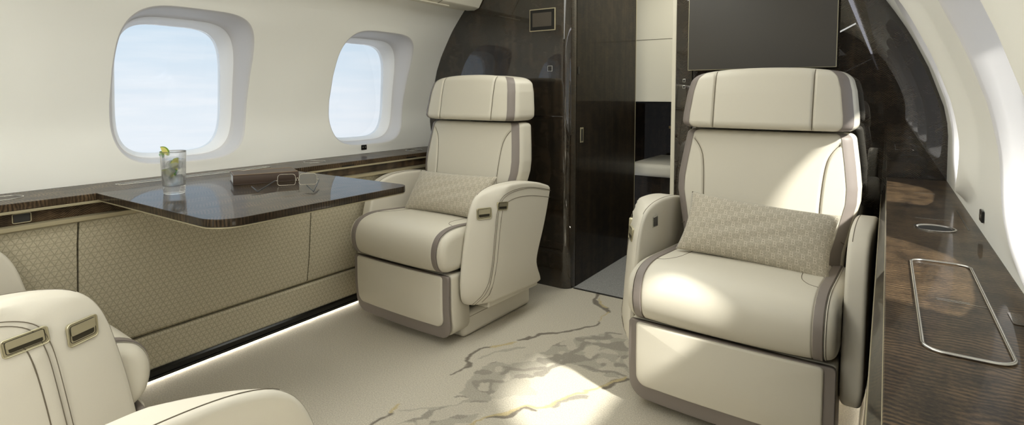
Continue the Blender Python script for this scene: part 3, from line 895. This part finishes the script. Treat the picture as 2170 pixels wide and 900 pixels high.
    wf2 = lambda zz: wf(zz) if True else 0
    yf = lambda zz: -.005+.085*(zz-.42)/.465
    yb = lambda zz: .135+.075*(zz-.42)/.465
    lines = [[(s*.258, .868), (s*.218, .825), (s*.200, .775), (s*.190, .62), (s*.196, .575), (s*.268, .530)] for s in (-1, 1)]
    lines = [chaikin(L, 2, False) for L in lines]
    def gr(x, zz):
        d = min(seg_dist(x, zz, lines[0]), seg_dist(x, zz, lines[1]))
        return .0075*math.exp(-(d/.0045)**2)
    bk = loft('backrest', zstack(.40, .888, .020, 110), wf, yf, yb, .045, LEATHER, t, re=.02, nfront=210, crown=.018, grooves=gr)
    CN = 210
    for (c0, c1) in ((CN+1, CN+7), (-7, -1)):
        b_ = loft('trim_band', zstack(.40, .888, .020, 50), wf, yf, yb, .045, PIPING, bk, re=.02, nfront=210, crown=.018, cols=(c0, c1), off=.0018); b_['label'] = 'grey trim band'
    for L in lines:
        tube('seam', [(x, yf(zz)-.018*(1-abs(x/wf(zz))**3)+.0062, zz) for x, zz in L], .0013, SEAM, bk)
    # headrest
    wh = lambda zz: float(np.interp(zz, [.89, .95, 1.04, 1.08, 1.11], [.290, .288, .278, .268, .256]))
    hf = lambda zz: .028+.24*(zz-.895)*.75 + .18*max(0, zz-1.02)**1.3
    hb = lambda zz: .225+.10*(zz-.895)
    hz = zstack(.897, 1.102, .026, 40)
    def gh(x, zz):
        return .0075*math.exp(-((abs(x)-.162)/.0045)**2)
    def topdrop(v):     # gently arched upper edge
        return v
    hd = loft('headrest', hz, wh, hf, hb, .045, LEATHER, t, re=.026, nfront=210, crown=.020, grooves=gh)
    for (c0, c1) in ((CN+1, CN+7), (-7, -1)):
        b_ = loft('trim_band', hz, wh, hf, hb, .045, PIPING, hd, re=.026, nfront=210, crown=.020, cols=(c0, c1), off=.0016); b_['label'] = 'grey trim band'
    for s in (-1, 1):
        tube('seam', [(s*.162, hf(zz)-.020*(1-(.162/wh(zz))**3)+.0062+(0 if zz < 1.078 else (.026-sqrt(max(0, .026**2-(.026-(1.102-zz))**2)))), zz) for zz in hz[2:-2]], .0013, SEAM, hd)
    # arch the top of the headrest and its bands
    for ob in [hd]+list(hd.children):
        for v in ob.data.vertices:
            if v.co.z > .93: v.co.z += (v.co.z-.93)/.19*(.015-.027*(abs(v.co.x)/.27)**2.4)
    box('neck_post', -.05, .05, .12, .17, .86, .92, DARKM, t, .01)
    # arms: nose sweeps back from the inner edge to the outer side
    for s in (-1, 1):
        xi, xo = aisle_x if s == A else wall_x
        nw = .020 if s == A else xo-xi-.006
        outer = lambda x, y, zz: xi+nw+(xo-xi-nw)*(min(1, max(0, (y-NOSE(zz)-.004)/.105))**.9) - .008*max(0, (.22-zz)/.08)
        inner = lambda x, y, zz: xi
        am = bolster('armrest', ARM, xi, xo, .012, LEATHER_ARM, t, n=140, nx=4, smoothing=2, endf=(inner, outer))
        if s < 0:
            for v in am.data.vertices: v.co.x *= -1
            am.data.flip_normals()
        O = lambda y, zz, e=.0008: (s*(outer(0, y, zz)+e), y, zz)
        band = chaikin([(-.300, .158), (-.262, .205), (-.225, .30), (-.208, .42), (-.190, .535), (-.165, .585), (-.09, .606), (.05, .606), (.225, .566)], 3, False)
        for d in ((0, .009) if s == A else ()):
            pts = [O(y+d, zz-d*.7, .0002) for y, zz in band]
            tube('stitch_line', pts, .0009, SEAM, am)
        pnl = chaikin([(-.262, .160), (-.222, .215), (-.190, .31), (-.175, .42), (-.160, .505), (-.145, .548), (-.08, .570), (.05, .566), (.222, .530)], 3, False)
        if s == A: tube('panel_gap', [O(y, zz, -.0002) for y, zz in pnl], .0013, SEAM, am)
        topl = [(y, zz) for y, zz in resample(chaikin(ARM, 2), 160) if zz > .40 and y < .20 and (zz > .56 or y < -.1)]
        topl.sort(key=lambda q: q[0]-q[1]*.6 if q[0] < -.2 else q[0]+1)
        tube('top_seam', [(s*(xi+.0118), y, zz+.0002) for y, zz in topl if zz > .6], .0009, SEAM, am)
        if s == A:
            ly = NOSE(.53)+.052; sl = (outer(0, ly+.02, .53)-outer(0, ly-.02, .53))/.04
            la = latch('front_latch', am, (s*(outer(0, ly, .53)+.0028), ly, .53), (s, -sl, .06), .066, .046)
            lb_ = latch('side_latch', am, (s*xo, -.150, .548), (s, 0, 0), .070, .034, tilt=-s*.12)
            # seat control on the inner face
            c_ = box('seat_control', min(s*(xi-.0025), s*xi), max(s*(xi-.0025), s*xi), -.19, -.145, .545, .585, CHROME, am, .001)
            box('control_face', min(s*(xi-.0035), s*(xi-.002)), max(s*(xi-.0035), s*(xi-.002)), -.186, -.149, .549, .581, BLACK, c_, .0005)
    return t

chairL = make_chair(1, 'cream leather chair beside the fold-out table, before the left dark bulkhead', (-.640, 2.070, 0), math.radians(-2), .290, (.292, .362), (.292, .355))
chairR = make_chair(-1, 'large cream leather chair in sunlight under the wall mounted screen', (.684, 2.080, 0), math.radians(-1.5), .294, (.304, .394), (.296, .356))
chairF = make_chair(-1, 'cream leather chair cut off by the left edge, showing its armrest with metal latches', (-.654, .185, 0), math.radians(180))
for ch in chairF.children:
    if ch.name.startswith('seat_cushion'): ch.location = (0, .050, -.018)
    if ch.name.startswith('leg_rest'): ch.location = (0, .035, -.012)
chairN = copy_tree(chairL); chairN.location = (.660, .194, 0); chairN.rotation_euler = (0, 0, math.radians(180))
chairN['label'] = 'nearest cream leather chair, only its rounded armrest showing at the bottom edge'
for ch in list(chairN.children):
    if ch.name.startswith(('backrest', 'headrest', 'neck_post')):
        R_ = Matrix.Translation((0, .05, .42)) @ Matrix.Rotation(math.radians(-32), 4, 'X') @ Matrix.Translation((0, -.05, -.42))
        ch.matrix_basis = R_

# ================================================================ PILLOWS
def pillow(name, W_, H_, T_, label, mw_, curve=0.0):
    n1, n2 = 64, 40; vs, fs, uv = [], [], []
    for side in (1, -1):
        for j in range(n2+1):
            for i in range(n1+1):
                u = -1+2*i/n1; v = -1+2*j/n2
                px = W_/2*u*(1-.055*(1-v*v)*abs(u)**2.0); pz = H_/2*v*(1-.10*(1-u*u)*abs(v)**1.5)
                th = T_/2*((1-abs(u)**3.2)*(1-abs(v)**2.6))**.55
                wr = .0022*sin(u*17+v*5)*(abs(u)**3)*(1-abs(v)) + .0018*sin(u*9-v*13)*(1-u*u)*(1-v*v)
                vs.append((px, -side*(th+(wr if abs(u) < 1 and abs(v) < 1 else 0)) + curve*u*u, pz))
                uv.append((u*W_/2+.5, v*H_/2+.5))
    N_ = (n1+1)*(n2+1)
    for s in (0, 1):
        for j in range(n2):
            for i in range(n1):
                a = s*N_+j*(n1+1)+i; fs.append((a, a+1, a+n1+2, a+n1+1))
    me = bpy.data.meshes.new(name); me.from_pydata(vs, [], fs); me.materials.append(PILLOW)
    l = me.uv_layers.new(name='UVMap')
    for lp in me.loops: l.data[lp.index].uv = uv[lp.vertex_index]
    bm = bmesh.new(); bm.from_mesh(me); bmesh.ops.remove_doubles(bm, verts=bm.verts, dist=1e-5); bmesh.ops.recalc_face_normals(bm, faces=bm.faces); bm.to_mesh(me); bm.free()
    for p in me.polygons: p.use_smooth = True
    o = bpy.data.objects.new(name, me); C.objects.link(o); o.matrix_world = mw_
    tag(o, label, 'cushion')
    edge = [(x, curve*(x/(W_/2))**2, zz) for x, zz in [vs[k][::2] for k in []]]
    return o
def pose(loc, rz, lean, roll): return Matrix.Translation(loc) @ Matrix.Rotation(rz, 4, 'Z') @ Matrix.Rotation(lean, 4, 'X') @ Matrix.Rotation(roll, 4, 'Y')
pillow('lumbar_pillow', .48, .215, .105, 'beige monogrammed lumbar pillow resting on the chair by the table', pose((-.622, 1.955, .560), math.radians(-2), math.radians(-34), math.radians(-1)))
pillow('lumbar_pillow', .475, .225, .105, 'sunlit beige monogrammed lumbar pillow lying on the chair below the screen', pose((.700, 1.960, .560), math.radians(-1), math.radians(-34), math.radians(4)))

# ================================================================ TABLE ITEMS
TZ = .7106
# book
bk = thing('book', 'closed dark brown book with pale page edges lying on the table', 'book', (-.775, 1.135, TZ), 0)
def book():
    # local frame: long axis from near-left corner to far-right
    L, Wd, H = .212, .125, .034
    a = math.atan2(1.212-1.027, -.702+.786)
    bk.rotation_euler = (0, 0, a); bk.location = (-.795, 1.142, TZ)
    box('front_cover', -L/2, L/2, -Wd/2, Wd/2, H-.003, H, M('brown leather cover', srgb(72, 58, 48), .45).m, bk, .001)
    m_ = bpy.data.materials['brown leather cover']
    box('back_cover', -L/2, L/2, -Wd/2, Wd/2, 0, .003, m_, bk, .001)
    prism('spine', [(-Wd/2+.004, 0), (-Wd/2-.0, .003), (-Wd/2-.003, H/2), (-Wd/2, H-.003), (-Wd/2+.004, H), (-Wd/2+.006, H-.004), (-Wd/2+.006, .004)], 'x', -L/2, L/2, m_, bk)
    box('pages', -L/2+.003, L/2-.003, -Wd/2+.005, Wd/2-.004, .003, H-.003, M('page paper', srgb(236, 238, 242), .7).m, bk, 0)
    gl = M('gilt line', srgb(150, 122, 84), .35, .6).m
    tube('gilt_border', [(x_, y_, H+.0001) for x_, y_ in rrect(-L/2+.003, L/2-.003, -Wd/2+.003, Wd/2-.003, .002, 3)], .0007, gl, bk, closed=True)
book()

# spectacles
sp_ = thing('spectacles', 'open metal rimmed spectacles lying beside the book', 'glasses', (-.69, 1.19, TZ), 0)
def specs():
    # front plane runs between two hinge points, lenses stand upright; temples come toward the camera
    hl = Vector((-.650, 1.090, 0)); hr = Vector((-.556, 1.196, 0))
    sp_.location = (0, 0, TZ)
    d = (hr-hl); Lx = d.length; u = d.normalized(); nrm = Vector((u.y, -u.x, 0))       # towards the camera side
    lean = .010
    def T(a, h, off=0): p = hl+u*a+nrm*(off - h*.22); return (p.x, p.y, .0015+h)
    wl = .057
    rim = M('thin steel rim', srgb(190, 184, 170), .2, 1).m; dk = M('charcoal temple', srgb(52, 58, 64), .3, .4).m
    for c0 in (.008, Lx-.008-wl):
        pl_ = rrect(c0, c0+wl, .001, .037, [.011, .011, .007, .007], 5)
        r_ = tube('rim', [T(a, h) for a, h in pl_], .0009, rim, sp_, closed=True)
        vs = [T(a, h) for a, h in pl_]; m_ = len(vs)
        vs2 = [T(a, h, .0006) for a, h in pl_]
        mesh('lens', vs+vs2, [tuple(range(m_)), tuple(range(m_, 2*m_))]+[(i, (i+1) % m_, m_+(i+1) % m_, m_+i) for i in range(m_)], LENS, r_, smooth=False)
    tube('bridge', [T(.008+wl, .020), T(Lx/2, .024), T(Lx-.008-wl, .020)], .0011, rim, sp_)
    for a in (.008+wl+.002, Lx-.008-wl-.002): tube('nose_pad', [T(a, .020, -.003), T(a, .010, -.003)], .0016, rim, sp_)
    for a0, tip in ((0.0, (-.578, .985)), (Lx, (-.435, 1.085))):
        p0 = T(a0, .017); 
        q = Vector((tip[0], tip[1], .004)); p = Vector(p0)
        mid = p.lerp(q, .55); 
        end = q+Vector((-.055, .012, .010)) if a0 == 0 else q+Vector((-.075, .028, .010))
        pts = [p, mid, q.lerp(p, .08)+Vector((0, 0, .001)), q, q.lerp(end, .2), end]
        tube('temple', [tuple(x) for x in pts], .0017, dk, sp_)
        tube('hinge', [T(a0+(.008 if a0 == 0 else -.008), .017), p0], .0012, rim, sp_)
specs()

# drink
gx, gy = -.790, .835
gt = thing('drinking_glass', 'tall clear tumbler of iced drink with lime and mint, standing on the table', 'glass', (gx, gy, TZ))
gm = M('clear glass', (1, 1, 1, 1), .0, ior=1.48); gm.p.inputs['Transmission Weight'].default_value = 1
def part_clear(m):      # half refracting, half plainly clear, so that daylight reaches what is inside
    nt = m.nt; t = nt.nodes.new('ShaderNodeBsdfTransparent'); mi = nt.nodes.new('ShaderNodeMixShader'); mi.inputs[0].default_value = .32
    nt.links.new(m.p.outputs[0], mi.inputs[1]); nt.links.new(t.outputs[0], mi.inputs[2]); nt.links.new(mi.outputs[0], nt.nodes['Material Output'].inputs[0])
part_clear(gm)
def tumbler():
    n = 60; prof = [(.0001, 0), (.0255, 0), (.0275, .002), (.0275, .004), (.0285, .024), (.0305, .06), (.0335, .118), (.0340, .1215), (.0332, .1225), (.0322, .1215), (.0318, .118), (.0288, .06), (.0262, .028), (.022, .023), (.0001, .022)]
    vs, fs = [], []
    prof = [(r*1.07, zz*1.09) for r, zz in prof]
    for ip, (r, zz) in enumerate(prof):
        for k in range(n):
            a = 2*pi*k/n
            rr = r
            if 4 <= ip <= 6 and .024 <= zz < .10: rr = r+.0011*abs(cos(a*10))
            vs.append((rr*cos(a), rr*sin(a), zz))
    for i in range(len(prof)-1):
        for k in range(n): fs.append((i*n+k, i*n+(k+1) % n, (i+1)*n+(k+1) % n, (i+1)*n+k))
    mesh('tumbler', vs, fs, gm.m, gt, sharp=60)
tumbler()
wm = M('sparkling water', (.97, .99, .98, 1), .0, ior=1.33); wm.p.inputs['Transmission Weight'].default_value = 1; part_clear(wm)
tag(lathe('drink', [(.0001, .0255), (.0232, .0262), (.0276, .031), (.0305, .065), (.0327, .108), (.0001, .108)], wm.m, None, 40, (gx, gy, TZ)), 'clear fizzy drink filling the tumbler on the table', 'drink')
im = M('ice', (.93, .97, 1, 1), .12, ior=1.31); im.p.inputs['Transmission Weight'].default_value = .5; part_clear(im)
rnd = random.Random(3)
icel = ['ice cube at the surface of the drink, left side', 'ice cube at the surface of the drink, right side', 'ice cube halfway down the tumbler', 'lowest ice cube in the tumbler']
for i, (dx, dy, dz) in enumerate(((-.009, .006, .092), (.010, -.003, .088), (-.002, -.006, .068), (.004, .006, .046))):
    o = box('ice_cube', -.0115, .0115, -.0115, .0115, -.0115, .0115, im.m, None, .003)
    o.location = (gx+dx, gy+dy, TZ+dz); o.rotation_euler = (rnd.random(), rnd.random(), rnd.random())
    tag(o, icel[i], 'ice cube', 'ice cubes in the drink')
lm = M('lime flesh', srgb(214, 208, 120), .35).m; lr = M('lime peel', srgb(120, 150, 50), .4).m
def wedge(name, R, a0, a1, th, loc, rot, label):
    t = thing(name, label, 'lime', loc); t.rotation_euler = rot
    poly = [(0, 0)]+[(R*cos(a), R*sin(a)) for a in np.linspace(a0, a1, 14)]
    prism('flesh', poly, 'y', -th/2, th/2, lm, t)
    out = [(R*cos(a), R*sin(a)) for a in np.linspace(a0, a1, 14)]+[((R+.002)*cos(a), (R+.002)*sin(a)) for a in np.linspace(a1, a0, 14)]
    prism('peel', out, 'y', -th/2-.0002, th/2+.0002, lr, t)
    return t
wedge('lime_slice', .019, -.35, 1.9, .004, (gx-.012, gy-.024, TZ+.128), (0, 0, TH-.1), 'pale lime slice hooked over the rim of the tumbler')
wedge('lime_slice', .018, 0, pi, .003, (gx-.006, gy-.010, TZ+.060), (.2, .7, TH), 'submerged lime slice leaning inside the drink')
wedge('lime_slice', .018, 0, pi, .003, (gx+.020, gy+.004, TZ+.094), (.1, -1.45, TH+.3), 'upright lime slice pressed against the right side of the glass')
gmn = M('mint leaf', srgb(60, 165, 50), .45).m; gmd = M('mint leaf dark', srgb(40, 74, 42), .45).m
def leaf(loc, rot, L, mat, label):
    vs, fs = [], []
    n = 9
    for i in range(n):
        t = i/(n-1); wd = L*.30*sin(pi*min(1, t*1.02))**.8*(1+.08*(i % 2)); cz = L*.18*t*t
        for k in (-1, 0, 1): vs.append((k*wd, t*L, cz+abs(k)*wd*.35))
    for i in range(n-1):
        for k in range(2): fs.append((i*3+k, i*3+k+1, i*3+k+4, i*3+k+3))
    o = mesh('mint_leaf', vs, fs, mat); sd = o.modifiers.new('s', 'SOLIDIFY'); sd.thickness = .0005
    o.location = loc; o.rotation_euler = rot
    return tag(o, label, 'leaf', 'mint leaves of the drink')
leaf((gx-.016, gy-.027, TZ+.134), (-1.4, .2, .3), .024, gmn, 'bright green mint leaf hanging over the rim of the tumbler')
leaf((gx-.018, gy-.027, TZ+.126), (-.9, .4, 1.0), .016, gmn, 'small bright mint leaf tip beside the rim slice')
leaf((gx+.012, gy-.004, TZ+.060), (.9, .2, -.6), .018, gmn, 'green mint leaf floating at the right inside the drink')
leaf((gx+.002, gy-.008, TZ+.045), (.3, .4, 1.2), .020, gmd, 'dark mint leaf in the middle of the drink')
leaf((gx-.004, gy+.002, TZ+.050), (.2, -.4, -.2), .018, gmd, 'dark mint leaf low among the ice')
